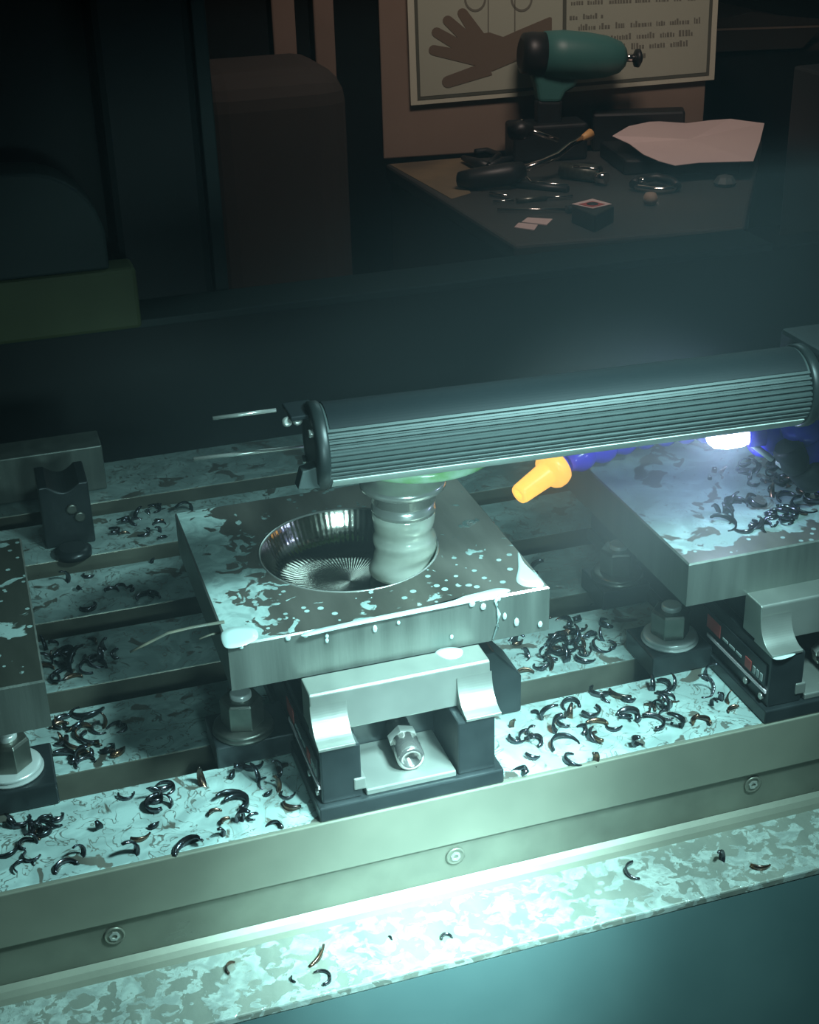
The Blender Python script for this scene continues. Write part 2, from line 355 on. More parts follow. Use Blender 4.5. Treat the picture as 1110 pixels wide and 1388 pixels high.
# ------------------------------------------------------------------ vises
def make_vise(cx, label):
    v = thing('machine_vise', label, 'vise', (cx, .53, 0))
    def bx(*a): return (cx+a[0], cx+a[1], *a[2:])
    b = MB()
    b.box(*bx(-.0390, .0390, .4430, .6300, .0003, .0070))
    b.box(*bx(-.0370, -.0205, .4455, .6300, .0070, .0325)).box(*bx(.0200, .0360, .4455, .6300, .0070, .0325))
    b.box(*bx(-.0205, .0200, .4760, .6300, .0070, .0320))
    b.box(*bx(-.0330, .0330, .4720, .5960, .0325, .0505))
    b.build('vise_body', M['black'], v, .0007)
    rc = MB().box(*bx(-.0190, .0190, .4450, .4760, .0071, .0100)); rc.box(*bx(-.0240, -.0190, .4448, .4530, .0110, .0165))
    rc.build('lead_tray', M['jaw'], v, .0006)
    j = MB().prism([(cx-.0372, .4702, .0335), (cx-.0372, .4702, .0515), (cx-.0372, .4575, .0515), (cx-.0372, .4568, .0508), (cx-.0372, .4556, .0335)], (.0752, 0, 0))
    fj = j.build('front_jaw', M['jaw'], v, .0006)
    for a, c in ((-.0375, -.0225), (.0235, .0385)):
        f = MB(); n = 18
        prof = [(.4560, .0470)] + [(.4560-.0105*(1-math.cos(q)), .0470-.0130*math.sin(q)) for q in [PI/2*i/n for i in range(1, n+1)]] + [(.4448, .0338), (.4448, .0326), (.4600, .0326)]
        f.prism([(cx+a, y, z) for y, z in prof], (c-a, 0, 0)); f.build('jaw_foot', M['jaw'], fj, .0003)
    MB().prism([(cx-.0372, .5980, .0330), (cx-.0372, .5980, .0500), (cx-.0372, .6100, .0500), (cx-.0372, .6130, .0330)], (.0752, 0, 0)).build('rear_jaw', M['jaw'], v, .0006)
    sd = Vector((-.05, -1, -.06)); so = Vector((cx+.0030, .4740, .0172))
    sp = MB().lathe([(.0050, 0), (.0050, .0120), (.0058, .0124), (.0058, .0225), (.0052, .0235), (.0034, .0235), (.0031, .0180)], so, sd, 32).build('spindle_screw', M['chrome2'], v)
    MB().lathe([(.0066, .0080), (.0066, .0126)], so, sd, 6, False).build('hex_collar', M['steel'], sp, .0003)
    # left flank: scale strip, label plate with red print, two screws
    xf = cx - .0372
    MB().box(xf-.0008, xf, .4470, .4985, .0135, .0150).build('scale_strip', M['pink'], v)
    lb = MB().box(xf-.0006, xf, .4480, .5200, .0165, .0270).build('label_plate', M['black'], v)
    MB().box(xf-.0009, xf-.0006, .4870, .4990, .0185, .0250).build('red_mark', M['red'], lb)
    MB().box(xf-.0009, xf-.0006, .4595, .4645, .0175, .0225).build('red_mark', M['red'], lb)
    pr = MB()
    for i in range(3): pr.box(xf-.0009, xf-.0006, .4680+.006*i, .4725+.006*i, .0195, .0206)
    for i in range(3): pr.box(xf-.0009, xf-.0006, .4500+.003*i, .4518+.003*i, .0180, .0215)
    pr.build('lettering', M['print'], lb)
    for y in (.4500, .4630): MB().lathe([(.0016, 0), (.0016, .0012), (.0008, .0014)], (xf, y, .0105), (-1, 0, 0), 16).build('flank_screw', M['steel'], v)
    return v
v1 = make_vise(.1347, 'black vise with pale jaw and chrome screw under the plate with round pocket')
v2 = make_vise(.3335, 'black vise with red-printed flank beside the large white-ringed hex nut')
v3 = make_vise(-.0690, 'dark vise under the speckled plate, mostly beyond the left edge')

# ------------------------------------------------------------------ table clamps with hex nuts
def make_clamp(x, y, xa, xb, ya, yb, label, h=.0108, mats=('black', 'washer', 'nut')):
    c = thing('table_clamp', label, 'clamp', (x, y, 0), 'hex nut clamps holding the vises down')
    MB().box(xa, xb, ya, yb, .0003, h).build('clamp_block', M[mats[0]], c, .0008)
    wz = MB().lathe([(.0128, h), (.0132, h+.0006), (.0132, h+.0012), (.0122, h+.0018), (.0126, h+.0022), (.0126, h+.0030), (.0118, h+.0036), (.006, h+.0036)], (x, y, 0), (0,0,1), 40)
    wz.build('washer', M[mats[1]], c)
    n = MB().lathe([(.0088, h+.0036), (.0092, h+.0044), (.0092, h+.0150), (.0084, h+.0162), (.0045, h+.0164)], (x, y, 0), (math.sin(.0),0,1), 6, False)
    n.build('hex_nut', M[mats[2]], c, .0003)
    MB().lathe([(.0046, h+.0150), (.0046, h+.0182), (.0040, h+.0188)], (x, y, 0), (0,0,1), 24).build('stud', M['washer'], c)
make_clamp(.2803, .5057, .2655, .2958, .4925, .5210, 'large hex nut on white-ringed washer between front table strip and right plate')
make_clamp(.2835, .5690, .2700, .2958, .5560, .5830, 'dim hex nut deep behind, in the mist left of the flooded plate', mats=('black', 'nut', 'nut'))
make_clamp(-.0182, .5057, -.0320, -.0012, .4910, .5210, 'hex nut on pale ringed washer under the speckled plate at the left edge')
make_clamp(.0780, .5025, .0640, .0975, .4920, .5180, 'hex nut in deep shadow under the left corner of the pocketed plate', mats=('black', 'nut', 'nut'))
gus = MB().prism([(.1730, .4885, .0004), (.1995, .4885, .0004), (.1995, .4885, .0190), (.1870, .4885, .0335), (.1730, .4885, .0335)], (0, .022, 0)).build('side_clamp', M['black'], None, .0008, loc=(.185, .4885, .0004))
tag(gus, 'black sloped side clamp block right of the middle vise jaw', 'clamp')

# rear left blocks
rb = MB().box(-.20, aty(138, 605, .79).x, .7900, .8150, .0003, .0285).build('rear_stop', M['plate_side'], None, .0008, loc=(-.05, .8, 0))
tag(rb, 'long grey steel stop block on the rear table strip at left', 'stop block')
cb = thing('riser_block', 'black block with scooped top standing before the grey rear stop', 'block', (.026, .735, 0))
xa, xb = aty(63, 740, .722).x, aty(131, 740, .722).x
n = 10; sc = [(xa + (xb-xa)*(.18+.64*i/n), .7225, .0370 - .0045*math.sin(PI*i/n)) for i in range(n+1)]
MB().prism([(xa, .7225, .0003), (xb, .7225, .0003), (xb, .7225, .0370)] + sc[::-1] + [(xa, .7225, .0370)], (0, .030, 0)).build('block_body', M['black'], cb, .0008)
for q in ((97, 690), (108, 700)):
    p = aty(*q, .7222); MB().lathe([(.0030, 0), (.0030, .0009), (.0022, .0012)], p, (0, -1, 0), 18).build('plug', M['nut'], cb)
MB().lathe([(.0100, .0003), (.0100, .0035), (.0070, .005)], ((xa+xb)/2, .7110, 0), (0,0,1), 28).build('foot_washer', M['black'], cb)

# ------------------------------------------------------------------ angle head, cutter
A = aty(437, 603, .480); B = atz(1075, 523, A.z); ax = (B-A).normalized(); LEN = (B-A).length; RAD = .0158
hd = thing('spindle_head', 'long dark ribbed cylindrical spindle head lying above the middle plate', 'spindle head', ((A+B)/2))
up = Vector((0,0,1)); fr = ax.cross(up).normalized()
if fr.y > 0: fr = -fr
seg = 240; vs = []; fs = []
for P in (A, B):
    for i in range(seg):
        q = 2*PI*i/seg                                     # q = 0 front, pi/2 up
        dq = math.degrees(q if q < PI else q-2*PI); r = RAD
        if -34 < dq < 43:
            ph = ((dq+34) / 8.0) % 1; r = RAD - (.0011 if ph > .52 else 0)
        vs.append(P + fr*math.cos(q)*r + up*math.sin(q)*r)
b = MB().add(vs, [(i, (i+1) % seg, seg+(i+1) % seg, seg+i) for i in range(seg)]); b.f += [list(range(seg))[::-1], list(range(seg, 2*seg))]; b.sm += [False]*2
b.build('ribbed_housing', M['housing'], hd)
for P, d in ((A, -ax), (B, ax)):
    c = MB().lathe([(RAD+.0006, 0), (RAD+.0012, .0008), (RAD+.0012, .0038), (RAD+.0002, .0048), (RAD-.004, .0052), (RAD-.006, .0048)], P, d, 48).build('end_cap', M['cap'], hd)
    for k in range(4):
        q = PI/4 + k*PI/2; MB().lathe([(.0016, .0045), (.0016, .0064), (.0008, .0066)], P + (fr*math.cos(q)+up*math.sin(q))*(RAD-.0030), d, 12).build('cap_screw', M['steel'], c)
# bracket at the left end, two slim rods, arm at the right end
pb = A - ax*.012
MB().box(pb.x+.000, pb.x+.011, pb.y-.003, pb.y+.012, pb.z+.0120, pb.z+.0140).build('bracket_plate', M['cover'], hd, .0005)
for k in range(2): MB().lathe([(.0019, 0), (.0019, .0014), (.0010, .0016)], (pb.x-.001+.004*k, pb.y+.000, pb.z+.0150-.0040), (0,-1,.5), 12).build('bracket_screw', M['steel'], hd)
q0, q1 = aty(288, 567, .50), aty(374, 556, .50); MB().tube([q0, q1], .0008, 8).build('guide_rod', M['steel'], hd)
q0, q1 = aty(262, 622, .50), aty(415, 605, .50); MB().tube([q0, q1], .0008, 8).build('guide_rod', M['steel'], hd)
MB().prism([aty(404, 664, .468), aty(445, 661, .468), aty(432, 632, .468), aty(410, 640, .468)], (0, .006, 0)).build('lower_lug', M['housing'], hd, .0004)
us = MB(); vs2 = []; qs = [math.radians(43 + 129*i/30) for i in range(31)]
for P_ in (A+ax*.001, B-ax*.001):
    for q in qs: vs2.append(P_ + (fr*math.cos(q) + up*math.sin(q))*(RAD+.0004))
    for q in qs[::-1]: vs2.append(P_ + (fr*math.cos(q) + up*math.sin(q))*(RAD-.0010))
k = len(vs2)//2
us.add(vs2, [(i, (i+1) % k, k+(i+1) % k, k+i) for i in range(k)] + [tuple(range(k))[::-1], tuple(range(k, 2*k))], False)
us.build('upper_section', M['cover'], hd)  # upper part of the cylinder in a darker material
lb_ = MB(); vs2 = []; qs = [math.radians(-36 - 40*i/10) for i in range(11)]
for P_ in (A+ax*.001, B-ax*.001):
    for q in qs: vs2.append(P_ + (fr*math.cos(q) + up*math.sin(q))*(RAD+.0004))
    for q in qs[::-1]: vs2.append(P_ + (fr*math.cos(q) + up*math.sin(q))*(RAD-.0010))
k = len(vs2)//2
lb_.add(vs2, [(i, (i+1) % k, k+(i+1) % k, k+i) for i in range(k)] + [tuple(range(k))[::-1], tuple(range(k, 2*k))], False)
lb_.build('bounce_light_band', M['band'], hd)  # underside strip with bounced light put into its colour
MB().box(B.x+.004, B.x+.30, B.y-.012, B.y+.02, B.z-.012, B.z+.018).build('support_arm', M['blackm'], hd, .002)
MB().lathe([(.030, .1130), (.0335, .1136), (.0340, .1150), (.0340, .1180), (.029, .1200), (.028, .1270)], (.1680, .5320, 0), (0,0,1), 56).build('nose_ring', M['green'], hd)

TX, TY = .1604, .5300
cut = thing('milling_cutter', 'steel milling cutter sheathed in flowing coolant, spinning in the round pocket', 'milling cutter', (TX, TY, .058))
MB().lathe([(.0150, .1129), (.0155, .1040), (.0182, .1030), (.0187, .1018), (.0187, .1000), (.0176, .0990), (.0146, .0984), (.0140, .0930)], (TX, TY, 0), (0,0,1), 56).build('tool_flange', M['steel'], cut)
MB().lathe([(.0138, .0935), (.0138, .0905), (.0142, .0896), (.0142, .0888), (.0137, .0884), (.0137, .0850)], (TX, TY, 0), (0,0,1), 48).build('shank', M['steel'], cut)
def wav(a, h): return 1 + .030*math.sin(2*a + h*160) + .020*math.sin(3*a - h*300 + 1) + .018*math.sin(h*950 + 1.2*math.sin(a))
pr = []
for i in range(31):
    t = i/30; z = .0880 - t*(.0880-.0580); r = .0136 + .0004*math.sin(t*16) + (.0020*((t-.7)/.3)**2 if t > .7 else 0); pr.append((r, z))
MB().lathe(pr, (TX, TY, 0), (0,0,1), 64, True, lambda a, h: 1 + (wav(a, h)-1)*min(1, max(0, (.088-h)/.006))).build('coolant_sheath', M['sheath'], cut)

# ------------------------------------------------------------------ ball-socket hoses
def segment(m, p, d, r, ln):
    m.lathe([(r*.55, -.1*ln), (r*.86, .06*ln), (r, .30*ln), (r*.97, .55*ln), (r*.72, .80*ln), (r*.62, 1.0*ln)], p, d, 24)
hz = thing('coolant_hose', 'blue ball-socket coolant hose with an orange nozzle, glow added, reaching behind the spindle head', 'hose', aty(1040, 600, .555))
path = [aty(x, y, Y) for x, y, Y in ((1046, 596, .545), (1000, 586, .556), (968, 582, .562), (940, 581, .566), (912, 584, .570), (884, 588, .573), (856, 592, .575), (828, 604, .575), (798, 614, .573), (770, 627, .570))]
for i in range(len(path)-1):
    if i == 0: continue
    sg = MB(); d = path[i+1]-path[i]; segment(sg, path[i], d, .0072 if i > 1 else .0085, d.length*1.05); sg.build('hose_segment', M['blue'], hz)
sg = MB(); segment(sg, aty(1024, 590, .510), aty(1060, 604, .508)-aty(1024, 590, .510), .0086, .0125); sg.build('hose_segment', M['blue'], hz)
n0, n1 = aty(757, 630, .569), aty(703, 671, .560); d = (n1-n0); ln = d.length
nz = MB().lathe([(.0062, -.02*ln), (.0088, .01*ln), (.0095, .10*ln), (.0094, .20*ln), (.0084, .27*ln), (.0064, .30*ln), (.0060, .34*ln), (.0050, .94*ln), (.0045, 1.0*ln), (.0026, 1.0*ln), (.0024, .85*ln)], n0, d, 36)
nz.build('orange_nozzle', M['orange'], hz)
sg = MB(); segment(sg, n0 - d*.10, d, .0066, .010); sg.build('nozzle_socket', M['blue'], hz)
lampg = thing('work_light', 'small bright white lamp shining under the right end of the spindle head', 'lamp', aty(990, 588, .553))
a, b = aty(1016, 586, .500), aty(966, 592, .504)
MB().lathe([(.0030, 0), (.0058, .003), (.0062, .010), (.0052, .016), (.0026, .0185)], a, b-a, 28).build('lit_bulb', M['led'], lampg)
MB().lathe([(.0066, -.006), (.0066, .0012), (.0050, .0016)], a, b-a, 28).build('lamp_collar', M['blue'], lampg)

h2 = thing('coolant_hose', 'short blue hose with black fittings dropping beside the right end of the spindle head', 'hose', aty(1085, 560, .50))
p2 = [aty(x, y, .500) for x, y in ((1094, 500), (1093, 532), (1088, 566), (1090, 596), (1104, 626), (1120, 650))]
MB().lathe([(.0050, 0), (.0055, .002), (.0055, .009), (.0045, .011)], p2[0], p2[1]-p2[0], 20).build('hose_coupling', M['nut'], h2)
for i in range(1, 5):
    sg = MB(); d = p2[i+1]-p2[i]; segment(sg, p2[i], d, .0088+.0006*i, d.length*1.1); sg.build('hose_segment', M['blue'], h2)
for (xa, ya), (xb, yb), r in (((1066, 604), (1080, 634), .0068), ((1086, 630), (1106, 652), .0078)):
    a, b = aty(xa, ya, .495), aty(xb, yb, .495)
    MB().lathe([(r*.8, 0), (r, .002), (r, (b-a).length*.7), (r*.85, (b-a).length), (r*.4, (b-a).length+.001)], a, b-a, 24).build('black_fitting', M['blackm'], h2)
p = aty(1070, 632, .492)
sg = MB().tube([aty(1022, 604, .5), aty(1046, 622, .5)], .0014, 8).tube([aty(1054, 626, .495), aty(1072, 640, .495)], .0014, 8); sg.build('clip_pin', M['washer'], h2)

# ------------------------------------------------------------------ coolant lying on things
def puddle(pts, z, label, h=.0005, seed=1):
    r = random.Random(seed); P = [atz(x, y, z) for x, y in pts]; c = sum(P, Vector())/len(P); ring = []
    n = len(P)
    for i in range(n):                                     # smooth the outline
        a, b, q, e = P[i-1], P[i], P[(i+1) % n], P[(i+2) % n]
        for t in (0, .25, .5, .75):
            ring.append(.5*((2*b) + (q-a)*t + (2*a-5*b+4*q-e)*t*t + (3*b-a-3*q+e)*t**3))
    k = len(ring); vs = [c + Vector((0,0,h))]
    for s_, zz in ((.6, h), (.93, h*.85), (1.0, -.0001)): vs += [Vector((c.x+(p.x-c.x)*s_, c.y+(p.y-c.y)*s_, z+zz)) for p in ring]
    vs[0].z = z+h
    fs = [(0, 1+i, 1+(i+1) % k) for i in range(k)]
    for l in range(2): fs += [(1+l*k+i, 1+(l+1)*k+i, 1+(l+1)*k+(i+1) % k, 1+l*k+(i+1) % k) for i in range(k)]
    o = MB().add(vs, fs, True).build('coolant_puddle', M['milk'], None, loc=(c.x, c.y, z))
    return tag(o, label, 'puddle')
puddle([(304, 876), (300, 858), (318, 850), (345, 852), (350, 864), (338, 872), (318, 878)], PZ1, 'bright white puddle at the front left corner of the pocketed plate')
puddle([(702, 748), (711, 764), (738, 792), (716, 796), (700, 788), (702, 770)], PZ1, 'white wedge of coolant at the right corner of the pocketed plate')
puddle([(414, 858), (470, 846), (560, 828), (640, 811), (672, 799), (690, 798), (687, 804), (640, 816), (560, 832), (470, 850), (416, 862)], PZ1, 'long white bead of coolant along the plate front edge', .0009)
puddle([(590, 884), (606, 878), (626, 880), (624, 890), (606, 893)], .0516, 'small ring of coolant on the middle vise jaw top', .0004)
puddle([(1040, 882), (1066, 872), (1082, 876), (1076, 888), (1052, 894)], .0326, 'small pale puddle on the flank rail of the right vise', .0003)
dm = MB().lathe([(.0001, .0012), (.0008, .0008), (.0011, 0), (.0008, -.0010), (.0001, -.0013)], (0,0,0), (0,0,1), 10).build('coolant_drop', M['milk'], None)
ORD = 'first second third fourth fifth sixth seventh eighth ninth tenth eleventh twelfth thirteenth fourteenth last'.split()
drops = [(327, 876), (390, 861), (414, 857), (443, 868), (443, 862), (540, 844), (508, 852), (612, 863), (700, 843), (732, 846), (640, 815), (655, 822), (676, 812), (684, 835), (672, 808)]
for i, q in enumerate(drops):
    o = dm if i == 0 else dm.copy()
    if i: COL.objects.link(o)
    p = aty(*q, PY0-.0004); o.location = (p.x, p.y, min(p.z, PZ1-.001)); s_ = R.uniform(.7, 1.25); o.scale = (s_, .5, s_*R.uniform(.9, 1.6))
    k_ = sorted(drops, key=lambda d: (d[0], d[1])).index(q)
    tag(o, ORD[k_] + ' white coolant droplet from the left along the pocketed plate front side', 'droplet', 'droplets on the plate front')
dr = MB().tube([aty(x, y, PY0-.0004) for x, y in ((678, 806), (672, 815), (676, 832), (674, 850), (668, 866))], [.0006, .0008, .0009, .0008, .0003], 8).build('coolant_trickle', M['milk'], None, loc=aty(676, 832, PY0))
tag(dr, 'thin white trickle running down the plate front near its right end', 'trickle')
sp_ = MB()
for k, pts in enumerate((((176, 884), (200, 872), (228, 858), (262, 850), (304, 843)), ((270, 866), (286, 860), (308, 855)))):
    P = [aty(x, y, .490) for x, y in pts]; sp_.tube(P, [.0006] + [.0009 - .0003*k]*(len(P)-2) + [.0010], 8, .5)
sp_ = sp_.build('coolant_splash', mat('amber_splash', (.20, .19, .14), .3, 0, (.10, .11, .09), 90), None, loc=aty(240, 855, .49)); tag(sp_, 'thin amber jet of coolant spraying off the left plate edge', 'splash')

# ------------------------------------------------------------------ chips
def chip_mesh(seed, arc, rad, wd, curl, th=.00035):
    r = random.Random(seed); vs = []; fs = []; n = 11
    for i in range(n):
        t = i/(n-1); a = (t-.5)*arc; rr = rad*(1 + curl*t); k = .35 + .65*math.sin(PI*min(1, .12+t*.88))
        c = Vector((rr*math.cos(a)-rad, rr*math.sin(a), 0)); o = Vector((math.cos(a), math.sin(a), 0)); tw = (t-.5)*.9*r.uniform(.5, 1.2)
        u = (Vector((0,0,1))*math.cos(tw) + o*math.sin(tw)); v = (o*math.cos(tw) - Vector((0,0,1))*math.sin(tw))
        for su, sv in ((-1,-1), (1,-1), (1,1), (-1,1)): vs.append(c + u*su*wd*k/2 + v*sv*th)
    for i in range(n-1):
        for j in range(4): fs.append((i*4+j, i*4+(j+1) % 4, i*4+4+(j+1) % 4, i*4+4+j))
    fs += [(3,2,1,0), tuple(range((n-1)*4, n*4))]
    me = bpy.data.meshes.new('metal_chip'); me.from_pydata(vs, [], fs)
    for p in me.polygons: p.use_smooth = True
    return me
CH = []; ARC = []
for i in range(12):
    ARC.append(R.uniform(1.6, 4.3)); me = chip_mesh(i, ARC[-1], R.uniform(.0024, .0046), R.uniform(.0018, .0032), R.uniform(-.35, .7))
    me.materials.append(M[('chip_a', 'chip_c', 'chip_b', 'chip_a')[i % 4]]); CH.append(me)
def chip(p, label, group, s=None, rz=None, flat=None, me=None):
    o = bpy.data.objects.new('metal_chip', me or R.choice(CH)); COL.objects.link(o)
    s = s or R.uniform(.75, 1.35); o.scale = (s, s, s)
    f = flat if flat is not None else (R.random() < .65)
    rx = R.gauss(0, .22) if f else PI/2 + R.gauss(0, .3); o.rotation_euler = (rx, R.gauss(0, .2), rz if rz is not None else R.uniform(0, 6.28))
    o.location = (p.x, p.y, p.z + (.0010 if f else .0020)*s)
    return tag(o, label, 'metal chip', group)
def scatter(n, rect, z, label, group, clusters=(), px=None, pc=.55):
    x0, x1, y0, y1 = rect; k = 0; tries = 0
    while k < n and tries < 5000:
        tries += 1
        if clusters and R.random() < pc:
            cx, cy, sd = R.choice(clusters); c = atz(cx, cy, z); p = Vector((R.gauss(c.x, sd), R.gauss(c.y, sd*.7), z))
        else: p = Vector((R.uniform(x0, x1), R.uniform(y0, y1), z))
        if not (x0 < p.x < x1 and y0 < p.y < y1): continue
        ch_ = chip(p, label, group); k += 1
        i_ = CH.index(ch_.data); s_ = ch_.scale[0]
        look = (('tiny' if s_ < .9 else 'small' if s_ < 1.15 else 'large') + ' ' + ('hooked' if ARC[i_] > 3.3 else 'curved' if ARC[i_] > 2.4 else 'bowed') + ' ' +
                ('bluish', 'black', 'coppery', 'steely')[i_ % 4] + ' chip ' + ('flat' if abs(ch_.rotation_euler.x) < .8 else 'on edge'))
        fx = (p.x-x0)/(x1-x0); fy = (p.y-y0)/(y1-y0)
        zone = ('front' if fy < .33 else 'middle' if fy < .67 else 'rear') + ' ' + ('left' if fx < .25 else 'centre-left' if fx < .5 else 'centre-right' if fx < .75 else 'right')
        ch_['label'] = look + ' ' + label + ', ' + zone
scatter(52, (.1800, .2900, .4475, .4900), 0, 'on front strip right of vise', 'chips on the right half of the front strip',
        [(950, 930, .008), (905, 935, .008), (1000, 945, .006), (750, 975, .006), (820, 940, .008), (870, 965, .008), (800, 990, .004), (735, 1000, .006), (760, 1030, .005)], pc=.6)
scatter(54, (-.0450, .0900, .4475, .4900), 0, 'on front strip left of vise', 'chips on the left half of the front strip',
        [(40, 1140, .008), (20, 1170, .008), (110, 1090, .010), (160, 1120, .010), (230, 1075, .008), (70, 1110, .008), (370, 1050, .006), (350, 1080, .006), (200, 1150, .01), (270, 1110, .01)], pc=.62)
scatter(38, (.1950, .2640, .5140, .5570), 0, 'on strip beside large nut', 'chips heaped beside the large nut',
        [(830, 865, .006), (790, 880, .007), (730, 885, .006), (770, 850, .006)])
scatter(24, (.0020, .0340, .5140, .5560), 0, 'on shaded second strip', 'chips on the second strip at left', [(105, 1000, .006), (110, 1025, .004), (90, 990, .006)])
scatter(22, (.0020, .0350, .5800, .6230), 0, 'on shaded third strip', 'chips on the third strip at left', [(90, 890, .006), (130, 900, .005)])
scatter(10, (.0100, .0700, .6460, .6880), 0, 'on gloomy fourth strip', 'chips on the fourth strip')
scatter(14, (.0500, .1050, .7120, .7550), 0, 'near rear table edge', 'chips near the rear edge')
scatter(14, (.2090, .2620, .5800, .6230), 0, 'below the orange nozzle', 'chips below the orange nozzle')
scatter(78, (.3000, .3990, .4860, .5930), PZ1, 'on the flooded plate', 'chips on the flooded plate',
        [(1050, 655, .012), (1015, 690, .010), (1080, 690, .012), (1000, 710, .008), (1090, 660, .012), (1000, 640, .010), (1060, 640, .010), (1050, 715, .009)], pc=.9)
LONG = chip_mesh(50, .9, .0125, .0030, .1, .0005); LONG.materials.append(M['chip_b'])
for i, (x, y, s, rz, fl, lab) in enumerate([
    (307, 1312, 1.0, 2.6, True, 'small hooked chip on the splash ledge, leftmost of those lying there'),
    (431, 1300, 1.0, 5.6, True, 'long straight brown chip on the brightly lit splash ledge'),
    (396, 1330, .75, 3.4, True, 'tiny C-shaped chip on the ledge below the long brown chip'),
    (446, 1324, .85, .2, True, 'thin bent chip near the ledge edge right of the tiny C-shaped chip'),
    (602, 1268, .8, 1.6, True, 'small hooked chip in the middle of the glaring ledge'),
    (530, 1272, .5, .4, True, 'tiny sliver of chip left of the hooked chip on the glaring ledge'),
    (848, 1185, 1.15, 3.0, True, 'dark blue C-shaped chip on the ledge where the glare ends'),
    (978, 1165, 1.05, .8, False, 'stubby dark upright chip on the ledge near the right'),
    (1030, 1178, 1.2, 4.5, True, 'dark V-shaped chip on the ledge, rightmost of those lying there'),
    (808, 1030, 1.2, .8, False, 'brown chip hanging over the front table edge')]):
    z = -.050 if i < 9 else .0004
    chip(atz(x, y, z), lab, 'single chips along the front', s, rz, fl, LONG if i == 1 else CH[(2, 2, 1, 3, 0, 1, 4, 8, 6, 2)[i]])

# ------------------------------------------------------------------ coolant mist in the machine, also standing in for window haze and bloom
vm = bpy.data.materials.new('coolant_mist'); vm.use_nodes = True; nt = vm.node_tree; nt.nodes.remove(nt.nodes['Principled BSDF'])
vs_ = nt.nodes.new('ShaderNodeVolumeScatter'); vs_.inputs['Color'].default_value = (.75, .95, 1, 1); vs_.inputs['Density'].default_value = .26; vs_.inputs['Anisotropy'].default_value = .2
nt.links.new(vs_.outputs[0], nt.nodes['Material Output'].inputs['Volume'])
o = MB().box(-.5, 1.2, .37, .98, -.045, .26).build('coolant_mist', vm); o['kind'] = 'stuff'; o['label'] = 'thin bluish coolant mist with added window haze filling the machine'

vm2 = bpy.data.materials.new('spray_mist'); vm2.use_nodes = True; nt = vm2.node_tree; nt.nodes.remove(nt.nodes['Principled BSDF'])
v2 = nt.nodes.new('ShaderNodeVolumeScatter'); v2.inputs['Color'].default_value = (.9, 1, 1, 1); v2.inputs['Anisotropy'].default_value = .3
tc = nt.nodes.new('ShaderNodeTexCoord'); ln_ = nt.nodes.new('ShaderNodeVectorMath'); ln_.operation = 'LENGTH'; nt.links.new(tc.outputs['Object'], ln_.inputs[0])
mr = nt.nodes.new('ShaderNodeMapRange'); mr.interpolation_type = 'SMOOTHSTEP'; mr.inputs[1].default_value = 0; mr.inputs[2].default_value = 1; mr.inputs[3].default_value = 8; mr.inputs[4].default_value = 0
nt.links.new(ln_.outputs['Value'], mr.inputs[0]); nt.links.new(mr.outputs[0], v2.inputs['Density'])
nt.links.new(v2.outputs[0], nt.nodes['Material Output'].inputs['Volume'])
o = MB().lathe([(math.sin(PI*i/12), -math.cos(PI*i/12)) for i in range(13)], (0,0,0), (0,0,1), 24).build('spray_mist', vm2)
o.location = (.262, .525, .095); o.scale = (.076, .10, .08); o['kind'] = 'stuff'; o['label'] = 'denser spray mist with added halo haze around the work light and hose'

# ------------------------------------------------------------------ reflected workbench, built as solid objects beyond the machine
BZ = -.35
bl, fl, frr, brr = (atz(x, y, BZ) for x, y in ((522, 222), (697, 333), (1003, 308), (1010, 190)))
wb = thing('workbench', 'dark workbench with a worn tan top strewn with tools', 'workbench', ((bl.x+frr.x)/2, (fl.y+bl.y)/2, FZ))
ext = lambda p, q, k: p + (q-p)*k
frx, brx = ext(fl, frr, 1.02), ext(bl, brr, 1.05)
MB().prism([bl, fl, frx, brx], (0, 0, -.035)).build('bench_top', M['benchtop'], wb, .006)
MB().prism([atz(x, y, BZ+.0002) for x, y in ((528, 223), (640, 213), (648, 232), (628, 244), (638, 262), (612, 270))], (0, 0, .0008)).build('worn_patch', M['tan2'], wb)
ins = lambda p, k: Vector((k*p.x+(1-k)*(bl.x+frx.x)/2, k*p.y+(1-k)*(fl.y+bl.y)/2, BZ-.0355))
MB().prism([ins(p, .965) for p in (bl, fl, frx, brx)], (0, 0, FZ-BZ+.036)).build('bench_body', M['bench'], wb)
bdir = (brr-bl); bdir.z = 0; bdir.normalize(); bn = Vector((bdir.y, -bdir.x, 0))     # towards the camera
c0 = atz(520, 216, BZ)
# back board standing on the bench, with the sign screwed to it
b0, b1 = onpl(520, 214, c0, bn), onpl(951, 200, c0, bn); b0.z = b1.z = BZ+.0005
bo = MB().prism([b0, b1, b1+Vector((0,0,.85)), b0+Vector((0,0,.85))], -bn*.02).build('back_board', M['board'], None, .003, loc=b0)
tag(bo, 'tall dull brown board standing at the back of the workbench', 'board')
sg = thing('safety_sign', 'pale safety sign with a spread hand and lines of print on the brown board', 'sign', onpl(765, 60, c0+bn*.012, bn))
def P(x, y, d=.012): return onpl(x, y, c0+bn*d, bn)
def quad(pts, d, th, name, m, par): return MB().prism([P(x, y, d) for x, y in pts], -bn*th).build(name, M[m], par)
quad([(557, 143), (968, 108), (981, -150), (547, -150)], .012, .012, 'sign_plate', 'signb', sg)
quad([(566, 136), (961, 102), (974, -150), (556, -150)], .0132, .001, 'border_line', 'signl', sg)
quad([(570, 131), (957, 98), (969, -150), (561, -150)], .0140, .0007, 'sign_face', 'sign', sg)
quad([(762, 114), (767, 114), (769, -150), (764, -150)], .0147, .0006, 'divider', 'signl', sg)
hand = MB()
